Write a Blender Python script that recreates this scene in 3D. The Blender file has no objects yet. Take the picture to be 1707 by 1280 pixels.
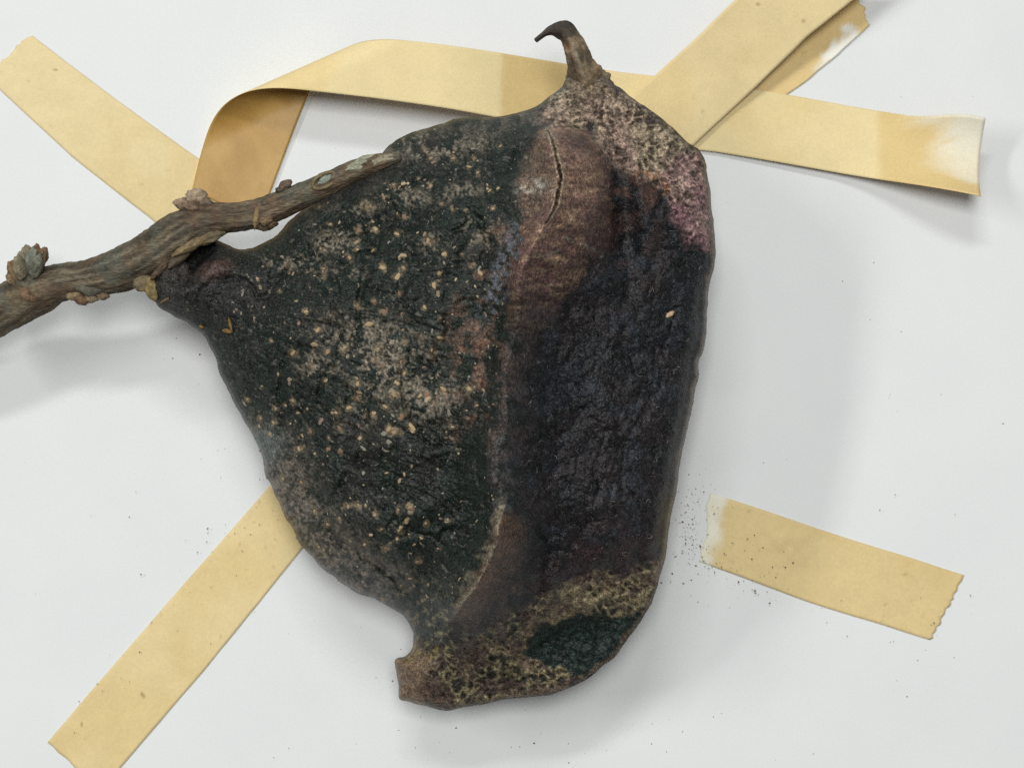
import bpy, math
import numpy as np

# ------------------------------------------------------------------ camera, world, lamps, exposure
K = 0.0001            # one modelling unit = 0.1 mm
H = 4000.0            # camera height in units (40 cm)
CX, CY = 853.5, 640.0
scene = bpy.context.scene
COL = scene.collection

cam_d = bpy.data.cameras.new('camera')
cam_d.sensor_width = 36.0
cam_d.lens = 36.0 * H / 1707.0
cam_d.clip_start = 0.01
cam_d.clip_end = 50.0
cam_d.dof.use_dof = True
cam_d.dof.focus_distance = (H - 300) * K
cam_d.dof.aperture_fstop = 60.0
cam = bpy.data.objects.new('camera', cam_d)
cam.location = (0, 0, H * K)
COL.objects.link(cam)
scene.camera = cam

world = bpy.data.worlds.new('World')
scene.world = world
world.use_nodes = True
bg = world.node_tree.nodes['Background']
bg.inputs[0].default_value = (0.98, 1.0, 0.98, 1)
bg.inputs[1].default_value = 0.095


def lamp(name, loc, size, power, col):
    d = bpy.data.lights.new(name, 'AREA')
    d.shape = 'RECTANGLE'
    d.size, d.size_y = size
    d.energy = power
    d.color = col
    o = bpy.data.objects.new(name, d)
    o.location = loc
    v = -np.array(loc)
    from mathutils import Vector
    o.rotation_euler = Vector(v).to_track_quat('-Z', 'Y').to_euler()
    COL.objects.link(o)
    return o


lamp('tube_lamp', (-0.92, 0.26, 0.86), (0.5, 0.11), 4.6, (1.0, 0.99, 0.97))
lamp('tube_lamp', (-0.15, 0.86, 1.05), (0.5, 0.10), 5.6, (0.99, 1.0, 0.99))
lamp('ceiling_panel', (0.02, 0.14, 0.92), (0.26, 0.26), 4.6, (1.0, 1.0, 0.985))

scene.cycles.use_denoising = False
scene.render.filter_size = 1.0
vs = scene.view_settings
vs.view_transform = 'Standard'
vs.look = 'None'
vs.exposure = 0.0
vs.gamma = 1.0
vs.use_curve_mapping = False

# ------------------------------------------------------------------ numeric helpers
RNG = np.random.default_rng(7)


def S(a, b, x):
    t = np.clip((x - a) / (b - a), 0, 1)
    return t * t * (3 - 2 * t)


def lin(c):
    c = np.asarray(c, float) / 255.0
    return np.where(c <= 0.04045, c / 12.92, ((c + 0.055) / 1.055) ** 2.4)


def vn(x, y, s, seed):
    tab = np.random.default_rng(seed).random((256, 256))
    x = np.asarray(x, float) / s
    y = np.asarray(y, float) / s
    xi = np.floor(x).astype(int)
    yi = np.floor(y).astype(int)
    fx = x - xi
    fy = y - yi
    fx = fx * fx * (3 - 2 * fx)
    fy = fy * fy * (3 - 2 * fy)
    a = tab[xi & 255, yi & 255]
    b = tab[(xi + 1) & 255, yi & 255]
    c = tab[xi & 255, (yi + 1) & 255]
    d = tab[(xi + 1) & 255, (yi + 1) & 255]
    return (a * (1 - fx) + b * fx) * (1 - fy) + (c * (1 - fx) + d * fx) * fy


def fbm(x, y, s, seed, o=4, g=0.5):
    t = 0
    a = 1.0
    n = 0
    for i in range(o):
        ang = 0.6 * i
        xr = x * math.cos(ang) - y * math.sin(ang)
        yr = x * math.sin(ang) + y * math.cos(ang)
        t = t + a * vn(xr, yr, s / 2 ** i, seed + i * 17)
        n += a
        a *= g
    return t / n


def worley(x, y, s, seed):
    r = np.random.default_rng(seed)
    jx = r.random((128, 128))
    jy = r.random((128, 128))
    x = x / s
    y = y / s
    xi = np.floor(x).astype(int)
    yi = np.floor(y).astype(int)
    f1 = np.full(x.shape, 9.0)
    f2 = np.full(x.shape, 9.0)
    for dx in (-1, 0, 1):
        for dy in (-1, 0, 1):
            cx = xi + dx
            cy = yi + dy
            d = np.hypot(cx + jx[cx & 127, cy & 127] - x, cy + jy[cx & 127, cy & 127] - y)
            f2 = np.minimum(f2, np.maximum(f1, d))
            f1 = np.minimum(f1, d)
    return f1, f2


def pdist(poly, u, v, closed=False):
    p = np.asarray(poly, float)
    q = np.roll(p, -1, 0) if closed else p[1:]
    p = p if closed else p[:-1]
    best = np.full(np.shape(u), 1e9)
    for (x0, y0), (x1, y1) in zip(p, q):
        dx, dy = x1 - x0, y1 - y0
        t = np.clip(((u - x0) * dx + (v - y0) * dy) / (dx * dx + dy * dy + 1e-9), 0, 1)
        best = np.minimum(best, np.hypot(u - x0 - t * dx, v - y0 - t * dy))
    return best


def inside(poly, u, v):
    p = np.asarray(poly, float)
    q = np.roll(p, -1, 0)
    r = np.zeros(np.shape(u), bool)
    for (x0, y0), (x1, y1) in zip(p, q):
        if y0 == y1:
            continue
        c = ((y0 > v) != (y1 > v)) & (u < (x1 - x0) * (v - y0) / (y1 - y0) + x0)
        r ^= c
    return r


def sdf(poly, u, v):
    d = pdist(poly, u, v, True)
    return np.where(inside(poly, u, v), -d, d)


def pmask(poly, u, v, soft, wob=0.0, s=30, seed=1):
    d = sdf(poly, u, v)
    if wob:
        d = d + (fbm(u, v, s, seed, 3) - 0.5) * 2 * wob
    return 1 - S(-soft, soft, d)


def blob(u, v, u0, v0, ru, rv, ang=0, soft=0.5):
    a = math.radians(ang)
    x = (u - u0) * math.cos(a) + (v - v0) * math.sin(a)
    y = -(u - u0) * math.sin(a) + (v - v0) * math.cos(a)
    return 1 - S(1 - soft, 1 + soft, np.hypot(x / ru, y / rv))


def mixc(c, col, m):
    m = np.clip(m, 0, 1)[:, None]
    return c * (1 - m) + np.asarray(col) * m


def smooth_poly(pts, n_sub=6, closed=True):
    p = np.asarray(pts, float)
    n = len(p)
    out = []
    for i in range(n if closed else n - 1):
        if closed:
            a, b, c, d = p[i - 1], p[i], p[(i + 1) % n], p[(i + 2) % n]
        else:
            a, b, c, d = p[max(i - 1, 0)], p[i], p[i + 1], p[min(i + 2, n - 1)]
        for k in range(n_sub):
            t = k / n_sub
            out.append(0.5 * ((2 * b) + (c - a) * t + (2 * a - 5 * b + 4 * c - d) * t * t + (3 * b - a - 3 * c + d) * t ** 3))
    if not closed:
        out.append(p[-1])
    return np.array(out)


def W(u, v, z):
    """point seen at sheet position (u, v) but standing z above the sheet -> metres"""
    f = 1 - np.asarray(z, float) / H
    return np.stack([(u - CX) * f * K, -(v - CY) * f * K, z * K * np.ones_like(f)], -1)


# ------------------------------------------------------------------ object helpers
def mesh_obj(name, verts, faces, mat, parent=None, color=None, normals=None, mats=None, midx=None, smooth=True):
    me = bpy.data.meshes.new(name)
    me.from_pydata(np.asarray(verts).tolist(), [], faces if isinstance(faces, list) else faces.tolist())
    if color is not None:
        at = me.color_attributes.new('Col', 'FLOAT_COLOR', 'POINT')
        c4 = np.ones((len(verts), 4), np.float32)
        c4[:, :3] = color
        at.data.foreach_set('color', c4.ravel())
    for m in (mats or [mat]):
        me.materials.append(m)
    if midx is not None:
        me.polygons.foreach_set('material_index', np.asarray(midx, np.int32))
    me.polygons.foreach_set('use_smooth', np.full(len(me.polygons), smooth))
    me.update()
    if normals is not None:
        me.normals_split_custom_set_from_vertices(np.asarray(normals).tolist())
    o = bpy.data.objects.new(name, me)
    COL.objects.link(o)
    if parent:
        o.parent = parent
    return o


def tag(o, label=None, cat=None, group=None, kind=None):
    if label:
        o['label'] = label
    if cat:
        o['category'] = cat
    if group:
        o['group'] = group
    if kind:
        o['kind'] = kind
    return o


# ------------------------------------------------------------------ materials
def new_mat(name):
    m = bpy.data.materials.new(name)
    m.use_nodes = True
    nt = m.node_tree
    return m, nt, nt.nodes, nt.links, nt.nodes['Principled BSDF']


def noise(nt, scale, detail=3, rough=0.6, vec=None):
    n = nt.nodes.new('ShaderNodeTexNoise')
    n.inputs['Scale'].default_value = scale
    n.inputs['Detail'].default_value = detail
    n.inputs['Roughness'].default_value = rough
    if vec:
        nt.links.new(vec, n.inputs['Vector'])
    return n


def ramp(nt, fac, stops):
    r = nt.nodes.new('ShaderNodeValToRGB')
    e = r.color_ramp.elements
    for i, (p, c) in enumerate(stops):
        el = e[i] if i < 2 else e.new(p)
        el.position = p
        el.color = (c, c, c, 1) if np.isscalar(c) else (*c, 1)
    nt.links.new(fac, r.inputs[0])
    return r


def mul(nt, a, b, fac=1.0, mode='MULTIPLY'):
    m = nt.nodes.new('ShaderNodeMix')
    m.data_type = 'RGBA'
    m.blend_type = mode
    m.inputs[0].default_value = fac
    nt.links.new(a, m.inputs[6])
    nt.links.new(b, m.inputs[7])
    return m.outputs[2]


def bump(nt, h, strength, dist):
    b = nt.nodes.new('ShaderNodeBump')
    b.inputs['Strength'].default_value = strength
    b.inputs['Distance'].default_value = dist
    nt.links.new(h, b.inputs['Height'])
    return b


def attr_mat(name, rough, spec, n1, lo1, hi1, n2, lo2, hi2, bstr, bdist, stretch=None, e=(0.3, 0.7), grain=0.0):
    m, nt, N, L, P = new_mat(name)
    a = N.new('ShaderNodeVertexColor')
    a.layer_name = 'Col'
    tc = N.new('ShaderNodeTexCoord')
    vec = tc.outputs['Object']
    if stretch:
        mp = N.new('ShaderNodeMapping')
        mp.inputs['Rotation'].default_value = (0, 0, stretch[0])
        mp.inputs['Scale'].default_value = stretch[1]
        L.new(vec, mp.inputs['Vector'])
        vec = mp.outputs[0]
    f1 = noise(nt, n1, 3, 0.65, vec)
    f2 = noise(nt, n2, 2, 0.6, vec)
    c = mul(nt, a.outputs['Color'], ramp(nt, f1.outputs[0], [(e[0], lo1), (e[1], hi1)]).outputs[0])
    c = mul(nt, c, ramp(nt, f2.outputs[0], [(e[0], lo2), (e[1], hi2)]).outputs[0])
    if grain:
        f3 = noise(nt, 4300, 1, 0.5, vec)
        c = mul(nt, c, ramp(nt, f3.outputs[0], [(0.62, 0.0), (0.70, grain)]).outputs[0], 1.0, 'ADD')
    L.new(c, P.inputs['Base Color'])
    P.inputs['Roughness'].default_value = rough
    P.inputs['Specular IOR Level'].default_value = spec
    ad = N.new('ShaderNodeMath')
    ad.operation = 'MULTIPLY_ADD'
    L.new(f1.outputs[0], ad.inputs[0])
    ad.inputs[1].default_value = 0.6
    L.new(f2.outputs[0], ad.inputs[2])
    b = bump(nt, ad.outputs[0], bstr, bdist)
    L.new(b.outputs[0], P.inputs['Normal'])
    return m


M_SKIN = attr_mat('fruit_skin', 0.42, 0.23, 1300, 0.5, 1.5, 3000, 0.45, 1.55, 0.8, 0.00024, None, (0.34, 0.66), 0.05)
M_BARK = attr_mat('twig_bark', 0.75, 0.25, 900, 0.62, 1.35, 3600, 0.7, 1.3, 0.7, 0.00025, (-0.42, (0.28, 1.0, 1.0)))
M_FLAKE = attr_mat('dry_scale', 0.7, 0.3, 1300, 0.65, 1.35, 4000, 0.75, 1.25, 0.6, 0.0002)
M_TAPE = attr_mat('tape_paper', 0.8, 0.2, 260, 0.965, 1.035, 2600, 0.95, 1.05, 0.25, 0.00008)
M_GUM = attr_mat('tape_gummed_side', 0.42, 0.3, 420, 0.96, 1.04, 2600, 0.95, 1.05, 0.2, 0.00008, (0.35, (1.0, 0.6, 1.0)))


def paper_mat():
    m, nt, N, L, P = new_mat('paper')
    tc = N.new('ShaderNodeTexCoord')
    f1 = noise(nt, 45, 4, 0.55, tc.outputs['Object'])
    f2 = noise(nt, 2300, 3, 0.6, tc.outputs['Object'])
    r1 = ramp(nt, f1.outputs[0], [(0.3, (0.755, 0.775, 0.772)), (0.7, (0.79, 0.805, 0.802))])
    r2 = ramp(nt, f2.outputs[0], [(0.25, 0.955), (0.75, 1.0)])
    L.new(mul(nt, r1.outputs[0], r2.outputs[0]), P.inputs['Base Color'])
    P.inputs['Roughness'].default_value = 0.85
    P.inputs['Specular IOR Level'].default_value = 0.2
    f3 = noise(nt, 14, 1, 0.4, tc.outputs['Object'])
    b3 = bump(nt, f3.outputs[0], 1.0, 0.0016)
    b2_ = bump(nt, f2.outputs[0], 0.35, 0.00006)
    L.new(b3.outputs[0], b2_.inputs['Normal'])
    L.new(b2_.outputs[0], P.inputs['Normal'])
    return m


def plain_mat(name, col, rough=0.7, var=0.35, scale=1500):
    m, nt, N, L, P = new_mat(name)
    tc = N.new('ShaderNodeTexCoord')
    oi = N.new('ShaderNodeObjectInfo')
    va = N.new('ShaderNodeVectorMath')
    L.new(tc.outputs['Object'], va.inputs[0])
    L.new(oi.outputs['Location'], va.inputs[1])
    f = noise(nt, scale, 3, 0.6, va.outputs[0])
    c = lin(col)
    r = ramp(nt, f.outputs[0], [(0.3, tuple(c * (1 - var))), (0.7, tuple(np.minimum(c * (1 + var), 1)))])
    L.new(r.outputs[0], P.inputs['Base Color'])
    P.inputs['Roughness'].default_value = rough
    P.inputs['Specular IOR Level'].default_value = 0.25
    L.new(bump(nt, f.outputs[0], 0.6, 0.0002).outputs[0], P.inputs['Normal'])
    return m


# ------------------------------------------------------------------ the sheet of paper
hx, hy, th = 0.33, 0.30, 0.0004
pv = [(-hx, -hy, 0), (hx, -hy, 0), (hx, hy, 0), (-hx, hy, 0), (-hx, -hy, -th), (hx, -hy, -th), (hx, hy, -th), (-hx, hy, -th)]
pf = [(0, 1, 2, 3), (7, 6, 5, 4), (0, 4, 5, 1), (1, 5, 6, 2), (2, 6, 7, 3), (3, 7, 4, 0)]
tag(mesh_obj('paper', pv, pf, paper_mat(), smooth=False), 'white mounting sheet under the dried specimen', None, None, 'structure')

# ------------------------------------------------------------------ tape strips
C_TAPE = lin((226, 208, 162))
C_TAPE_D = lin((213, 186, 124))
C_RES = lin((233, 230, 212))
C_GUM = lin((172, 134, 70))


def strip_mesh(name, P3, colT, colB, thick=0.9):
    """P3: (nu, nv, 3) sheet of points in metres; makes a closed thin strip with a paper side and a gummed side"""
    nu, nv = P3.shape[:2]
    du = np.gradient(P3, axis=0)
    dv = np.gradient(P3, axis=1)
    n = np.cross(du, dv)
    n /= np.linalg.norm(n, axis=2, keepdims=True) + 1e-12
    bot = P3 - n * thick * K
    V = np.concatenate([P3.reshape(-1, 3), bot.reshape(-1, 3)])
    N0 = nu * nv
    F, mi = [], []
    idx = np.arange(N0).reshape(nu, nv)
    for i in range(nu - 1):
        for j in range(nv - 1):
            q = (idx[i, j], idx[i + 1, j], idx[i + 1, j + 1], idx[i, j + 1])
            F.append(tuple(int(x) for x in q)); mi.append(0)
            F.append(tuple(int(x) + N0 for x in reversed(q))); mi.append(1)
    ring = [(i, 0) for i in range(nu)] + [(nu - 1, j) for j in range(1, nv)] + [(i, nv - 1) for i in range(nu - 2, -1, -1)] + [(0, j) for j in range(nv - 2, 0, -1)]
    for a, b in zip(ring, ring[1:] + ring[:1]):
        ia, ib = int(idx[a]), int(idx[b])
        F.append((ib, ia, ia + N0, ib + N0)); mi.append(0)
    col = np.concatenate([colT.reshape(-1, 3), colB.reshape(-1, 3)])
    return mesh_obj(name, V, F, None, color=col, mats=[M_TAPE, M_GUM], midx=mi)


def flat_strip(A, B, zfun, label, base, end0=0.0, end1=0.0, saw0=0, saw1=0, fade0=0, fade1=0, seed=1, wav=1.2, fadeB=0):
    """A, B: the two long edges as (u, v) polylines running the same way; zfun(t, w, u, v) height above the sheet"""
    A = np.asarray(A, float)
    B = np.asarray(B, float)
    L = np.hypot(*(A[-1] - A[0]))
    nu = int(L / 5) + 2
    nv = 26

    def res(P, t):
        s = np.r_[0, np.cumsum(np.hypot(*np.diff(P, axis=0).T))]
        s /= s[-1]
        return np.stack([np.interp(t, s, P[:, k]) for k in (0, 1)], -1)
    t = np.linspace(0, 1, nu)
    w = np.linspace(0, 1, nv)
    a, b = res(A, t), res(B, t)
    G = a[:, None] * (1 - w[None, :, None]) + b[:, None] * w[None, :, None]
    d = (a[-1] + b[-1] - a[0] - b[0])
    d /= np.hypot(*d)
    # ragged or pinked ends, slightly wandering long edges
    rag0 = end0 * (fbm(w * 400, w * 0 + seed * 31, 60, seed, 3) - 0.5) * 2 + saw0 * np.abs((w * 8.0 + 0.3) % 1 - 0.5)
    rag1 = end1 * (fbm(w * 400, w * 0 + seed * 57, 60, seed + 5, 3) - 0.5) * 2 + saw1 * np.abs((w * 8.0 + 0.5 * vn(w * 6, w * 0, 1, seed)) % 1 - 0.5) * (0.4 + 1.0 * vn(w * 9, w * 0 + 3, 1, seed + 1))
    fal0 = np.clip(1 - t * L / 45, 0, 1)
    fal1 = np.clip(1 - (1 - t) * L / 45, 0, 1)
    G += (fal0[:, None] * rag0[None])[..., None] * d + (fal1[:, None] * rag1[None])[..., None] * d
    nn = np.array([-d[1], d[0]])
    wob = (fbm(t * L, t * 0 + seed * 13, 90, seed + 9, 4) - 0.5) * 2 * wav
    G += wob[:, None, None] * nn
    U, V = G[..., 0], G[..., 1]
    TT = np.repeat(t[:, None], nv, 1)
    WW = np.repeat(w[None], nu, 0)
    Z = zfun(TT, WW, U, V) + 1.4 * (fbm(U, V, 55, seed + 3, 3)) + 1.2
    if fade0:
        Z = 0.25 + (Z - 0.25) * S(0.0, 0.16, TT)
    P3 = W(U, V, Z)
    # strip winding so that the paper side looks up
    if np.cross(P3[1, 0] - P3[0, 0], P3[0, 1] - P3[0, 0])[2] < 0:
        P3 = P3[:, ::-1]
        U, V, TT, WW = U[:, ::-1], V[:, ::-1], TT[:, ::-1], WW[:, ::-1]
    u, v = U.ravel(), V.ravel()
    c = np.tile(base, (u.size, 1))
    m = fbm(u, v, 120, seed + 40, 3)
    c = mixc(c, base * np.array([0.93, 0.90, 0.82]), S(0.45, 0.75, m) * 0.8)
    sp = vn(u, v, 4.0, seed + 77)
    c = mixc(c, lin((128, 104, 66)), S(0.935, 0.975, sp) * 0.65 * S(0.4, 0.65, vn(u, v, 60, seed + 78)))
    if fade0:
        e = TT.ravel() * L + (fbm(u, v, 25, seed + 50, 3) - 0.5) * fade0 * 1.2
        c = mixc(c, C_RES, 1 - S(fade0 * 0.25, fade0, e))
    if fade1:
        e = (1 - TT.ravel()) * L + (fbm(u, v, 25, seed + 51, 3) - 0.5) * fade1 * 1.2
        c = mixc(c, C_RES, 1 - S(fade1 * 0.25, fade1, e))
    if fadeB:
        e = (1 - WW.ravel()) * 90 + (fbm(u, v, 22, seed + 52, 4) - 0.5) * 70
        c = mixc(c, lin((240, 238, 226)), (1 - S(fadeB * 0.4, fadeB, e)) * S(0.45, 0.6, TT.ravel()) * (1 - S(0.86, 0.94, TT.ravel())))
    c = c.reshape(*U.shape, 3)
    o = strip_mesh('tape_strip', P3, c, c * 0 + C_GUM)
    tag(o, label, 'tape', 'strips of buff gummed paper tape')
    return o


zero = lambda t, w, u, v: t * 0
flat_strip([(54, 60), (190, 164), (335, 268), (410, 330)], [(-22, 122), (0, 150), (120, 262), (250, 364), (318, 424)], zero,
           'buff tape strip running from the upper left corner to beneath the twig', C_TAPE, end0=9, fade0=0, seed=3)
flat_strip([(80, 1236), (270, 1014), (455, 804), (560, 690)], [(168, 1318), (345, 1110), (504, 914), (640, 760)], zero,
           'long buff tape strip at lower left with brown specks, ending under the fruit', lin((225, 205, 155)), end0=5, seed=11)
flat_strip([(1184, 821), (1400, 893), (1606, 958)], [(1166, 936), (1350, 1004), (1549, 1066)],
           lambda t, w, u, v: 3.0 * np.exp(-((u - 1310) / 40) ** 2 - ((v - 905) / 30) ** 2) * vn(u, v, 14, 5) * 2.2,
           'short buff tape strip right of the fruit with one pinked end', lin((219, 197, 145)), end0=9, saw1=11, fade0=42, seed=21)


# raised diagonal strip, lifted over the long twisted one
def z_diag(t, w, u, v):
    return 26 + 46 * S(0.25, 0.9, t) - 8 * w


flat_strip([(1010, 202), (1060, 155), (1152, 72), (1240, -14), (1300, -72)], [(1105, 292), (1155, 243), (1265, 141), (1345, 62), (1425, -2), (1490, -60)], z_diag,
           'broad tape strip rising diagonally out of the top edge over the twisted strip', lin((229, 209, 160)), seed=31)
flat_strip([(1225, 128), (1330, 40), (1418, -20)], [(1262, 196), (1352, 128), (1396, 92), (1452, 40)], lambda t, w, u, v: 2 * t,
           'torn tape stub peeking out below the diagonal strip at top right', lin((224, 198, 142)), end0=3, end1=12, seed=41, wav=4.0, fadeB=26)


def twisted_strip():
    """one long ribbon: flat at right, rising to the left, rolled over itself so that the gummed side shows"""
    ex = np.array([0.9936, 0.1132])
    ex /= np.hypot(*ex)
    ey = np.array([-ex[1], ex[0]])
    A0 = np.array([610.0, 73.2])            # edge point where the roll starts
    r = 44.0
    l = np.array([0.915, -0.404])
    l /= np.hypot(*l)
    nrm = np.array([l[1], -l[0]])           # pointing up-left, out of the roll
    s = np.concatenate([np.arange(-430, 0, 4.0), np.arange(0, 1028, 6.0)])
    nv = 30
    w = np.linspace(0, 1, nv)
    Sg, Wg = np.meshgrid(s, w, indexing='ij')
    wid = 99 + 15 * S(0, 500, Sg)
    X = A0[0] + ex[0] * Sg + ey[0] * wid * Wg
    Y = A0[1] + ex[1] * Sg + ey[1] * wid * Wg
    Y = Y + 0.050 * np.clip(Sg - 600, 0, None) + 0.00006 * np.clip(Sg - 600, 0, None) ** 2
    p0 = A0 - nrm * r
    q = (X - p0[0]) * nrm[0] + (Y - p0[1]) * nrm[1]
    al = (X - p0[0]) * l[0] + (Y - p0[1]) * l[1]
    th = np.clip(q, 0, math.pi * r) / r
    back = np.clip(q - math.pi * r, 0, None)
    qq = np.where(q < 0, q, r * np.sin(th) - back)
    dz = np.where(q < 0, 0, -r * (1 - np.cos(th)))
    X2 = p0[0] + al * l[0] + qq * nrm[0]
    Y2 = p0[1] + al * l[1] + qq * nrm[1]
    X2 = X2 + 0.56 * 22 * np.logaddexp(0, (q - 95) / 22) + 26 * Wg * S(75, 235, q)
    top = 2 * r + 7
    fl = 1 - S(165, 500, X2 - 560) * 0.93
    fl = np.where(q < 0, fl, 1.0)
    Z = (top + dz) * fl
    lowpart = S(0, 60, back)
    Z = Z + lowpart * (-2 + 0.05 * 0)
    # free right end curls off the sheet, its lower edge highest
    e = S(780, 1010, Sg)
    Z = Z + e * (30 + 26 * Wg + 34 * e * (2 * Wg - 1) ** 2)
    Z = Z + 9 * S(560, 800, Sg) * (1 - S(900, 1000, Sg)) * Wg
    Y2 = Y2 + e * e * (1 - Wg) * 2 - S(900, 1010, Sg) * (1 - Wg) ** 2 * 18
    Z = np.maximum(Z, 3.0) + 1.2 * fbm(X, Y, 70, 91, 2)
    P3 = np.stack([(X2 - CX) * K, -(Y2 - CY) * K, Z * K], -1)
    u, v = X.ravel(), Y.ravel()
    c = np.tile(lin((227, 209, 160)), (u.size, 1))
    c = mixc(c, lin((226, 202, 146)), S(0.45, 0.75, fbm(u, v, 130, 93, 3)) * 0.7)
    # glued-over bands and the fibre-pale torn end
    wob = (fbm(u, v, 40, 95, 3) - 0.5) * 14
    c = mixc(c, lin((206, 178, 120)), (S(830, 842, u + wob * 0.5) * (1 - S(930, 1000, u + wob))) * 0.75)
    c = mixc(c, lin((214, 186, 126)), (S(1452, 1470, u + wob * 0.4) * (1 - S(1640, 1700, u + wob))) * 0.7)
    wr = Wg.ravel()
    rag = u + (fbm(u * 0.3 + v * 0.35, v * 0.8, 14, 97, 4) - 0.5) * 75 + 30 * (0.5 - wr) - 150 * S(0.74, 0.95, wr)
    c = mixc(c, C_RES, S(1515, 1600, rag) * (0.7 + 0.22 * (1 - S(0.2, 0.6, wr))))
    cb = np.tile(C_GUM, (u.size, 1))
    cb = mixc(cb, lin((196, 162, 96)), S(0.4, 0.8, fbm(u * 0.7, v, 40, 99, 3)) * 0.5)
    P3 = P3[:, ::-1]
    c = c.reshape(*X.shape, 3)[:, ::-1]
    cb = cb.reshape(*X.shape, 3)[:, ::-1]
    o = strip_mesh('tape_strip', P3, c, cb)
    tag(o, 'long loose tape ribbon twisted over at left, curling free at its pale right end', 'tape', 'strips of buff gummed paper tape')


twisted_strip()

# ------------------------------------------------------------------ the fruit: outline, height field, colours
thing = bpy.data.objects.new('fruiting_twig', None)
thing.empty_display_size = 0.02
COL.objects.link(thing)
tag(thing, 'dried dark warty fruit with two horns, still attached to its brown twig', 'fruit')

OUT = [(250, 468), (256, 492), (264, 508), (280, 520), (300, 531), (322, 545), (338, 556), (352, 580), (364, 612), (374, 640), (388, 668), (404, 695), (420, 724),
       (434, 752), (441, 780), (449, 802), (462, 832), (482, 872), (502, 908), (524, 934), (552, 960), (592, 985), (640, 1007), (668, 1024), (683, 1043), (689, 1064),
       (686, 1080), (676, 1092), (660, 1099), (661, 1118), (665, 1140), (666, 1163), (688, 1171), (716, 1179), (748, 1185), (782, 1178), (850, 1164), (900, 1160), (940, 1149),
       (975, 1134), (1000, 1116), (1030, 1086), (1054, 1053), (1070, 1032), (1087, 1000), (1101, 960), (1111, 922), (1114, 884), (1122, 852), (1129, 820), (1132, 780),
       (1141, 732), (1151, 690), (1160, 652), (1165, 625), (1167, 603), (1175, 582), (1179, 540), (1182, 490), (1190, 440), (1192, 400), (1187, 350), (1184, 310),
       (1176, 272), (1165, 247), (1148, 237), (1120, 214), (1090, 189), (1060, 165), (1033, 146), (1006, 127), (975, 118), (951, 126), (938, 144), (919, 160), (903, 172),
       (880, 184), (840, 193), (800, 195), (760, 200), (720, 210), (690, 220), (655, 238), (632, 262), (590, 292), (545, 318), (515, 342), (490, 363), (466, 386), (441, 405),
       (420, 415), (400, 417), (385, 411), (368, 402), (345, 392), (318, 398), (285, 430)]
OUTS = smooth_poly(OUT, 6)
arc = np.r_[0, np.cumsum(np.hypot(*np.diff(OUTS, axis=0).T))]
tn = np.roll(OUTS, -1, 0) - np.roll(OUTS, 1, 0)
tn /= np.hypot(*tn.T)[:, None] + 1e-9
OUTS = OUTS + np.stack([tn[:, 1], -tn[:, 0]], -1) * ((fbm(arc, arc * 0, 26, 301, 4) - 0.5) * 7.5)[:, None]

STEP = 2.0
gu = np.arange(240, 1204, STEP)
gv = np.arange(108, 1196, STEP)
GU, GV = np.meshgrid(gu, gv, indexing='ij')
cu = np.arange(232, 1216, 8.0)
cv = np.arange(100, 1208, 8.0)
CU, CV = np.meshgrid(cu, cv, indexing='ij')
Dc = pdist(OUTS, CU, CV, True)
fi = (GU - 232) / 8
fj = (GV - 100) / 8
i0 = fi.astype(int)
j0 = fj.astype(int)
fx, fy = fi - i0, fj - j0
D = (Dc[i0, j0] * (1 - fx) + Dc[i0 + 1, j0] * fx) * (1 - fy) + (Dc[i0, j0 + 1] * (1 - fx) + Dc[i0 + 1, j0 + 1] * fx) * fy
near = D < 22
D[near] = pdist(OUTS, GU[near], GV[near], True)
INS = inside(OUTS, GU, GV)
keep = INS & (D > STEP * 0.55)
cell = keep[:-1, :-1] & keep[1:, :-1] & keep[1:, 1:] & keep[:-1, 1:]
used = np.zeros_like(keep)
cnt = np.zeros(keep.shape, int)
for a in (slice(None, -1), slice(1, None)):
    for b in (slice(None, -1), slice(1, None)):
        used[a, b] |= cell
        cnt[a, b] += cell
bnd = used & (cnt < 4)
vid = np.full(keep.shape, -1)
vid[used] = np.arange(used.sum())
U = GU[used].copy()
V = GV[used].copy()
Dv = D[used].copy()
B = bnd[used]
ub, vb = U[B], V[B]
p, q = OUTS, np.roll(OUTS, -1, 0)
best = np.full(ub.shape, 1e9)
nu_, nv_ = ub.copy(), vb.copy()
for (x0, y0), (x1, y1) in zip(p, q):
    dx, dy = x1 - x0, y1 - y0
    t = np.clip(((ub - x0) * dx + (vb - y0) * dy) / (dx * dx + dy * dy + 1e-9), 0, 1)
    px, py = x0 + t * dx, y0 + t * dy
    dd = np.hypot(ub - px, vb - py)
    m = dd < best
    best[m] = dd[m]
    nu_[m] = px[m]
    nv_[m] = py[m]
U[B], V[B] = nu_, nv_
Dv[B] = 0

ZE_P = np.array([(300, 470, 185), (400, 700, 165), (500, 920, 150), (690, 1060, 135), (670, 1140, 110), (850, 1165, 125), (1000, 1110, 155), (1100, 950, 185), (1160, 650, 210),
                 (1190, 400, 220), (1150, 250, 228), (1000, 140, 235), (850, 195, 215), (650, 250, 210), (450, 400, 195)], float)
ws = 0
ZE = 0
for a, b, z in ZE_P:
    w_ = 1 / (np.hypot(U - a, V - b) ** 2 + 3000)
    ws = ws + w_
    ZE = ZE + w_ * z
ZE = ZE / ws

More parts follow.
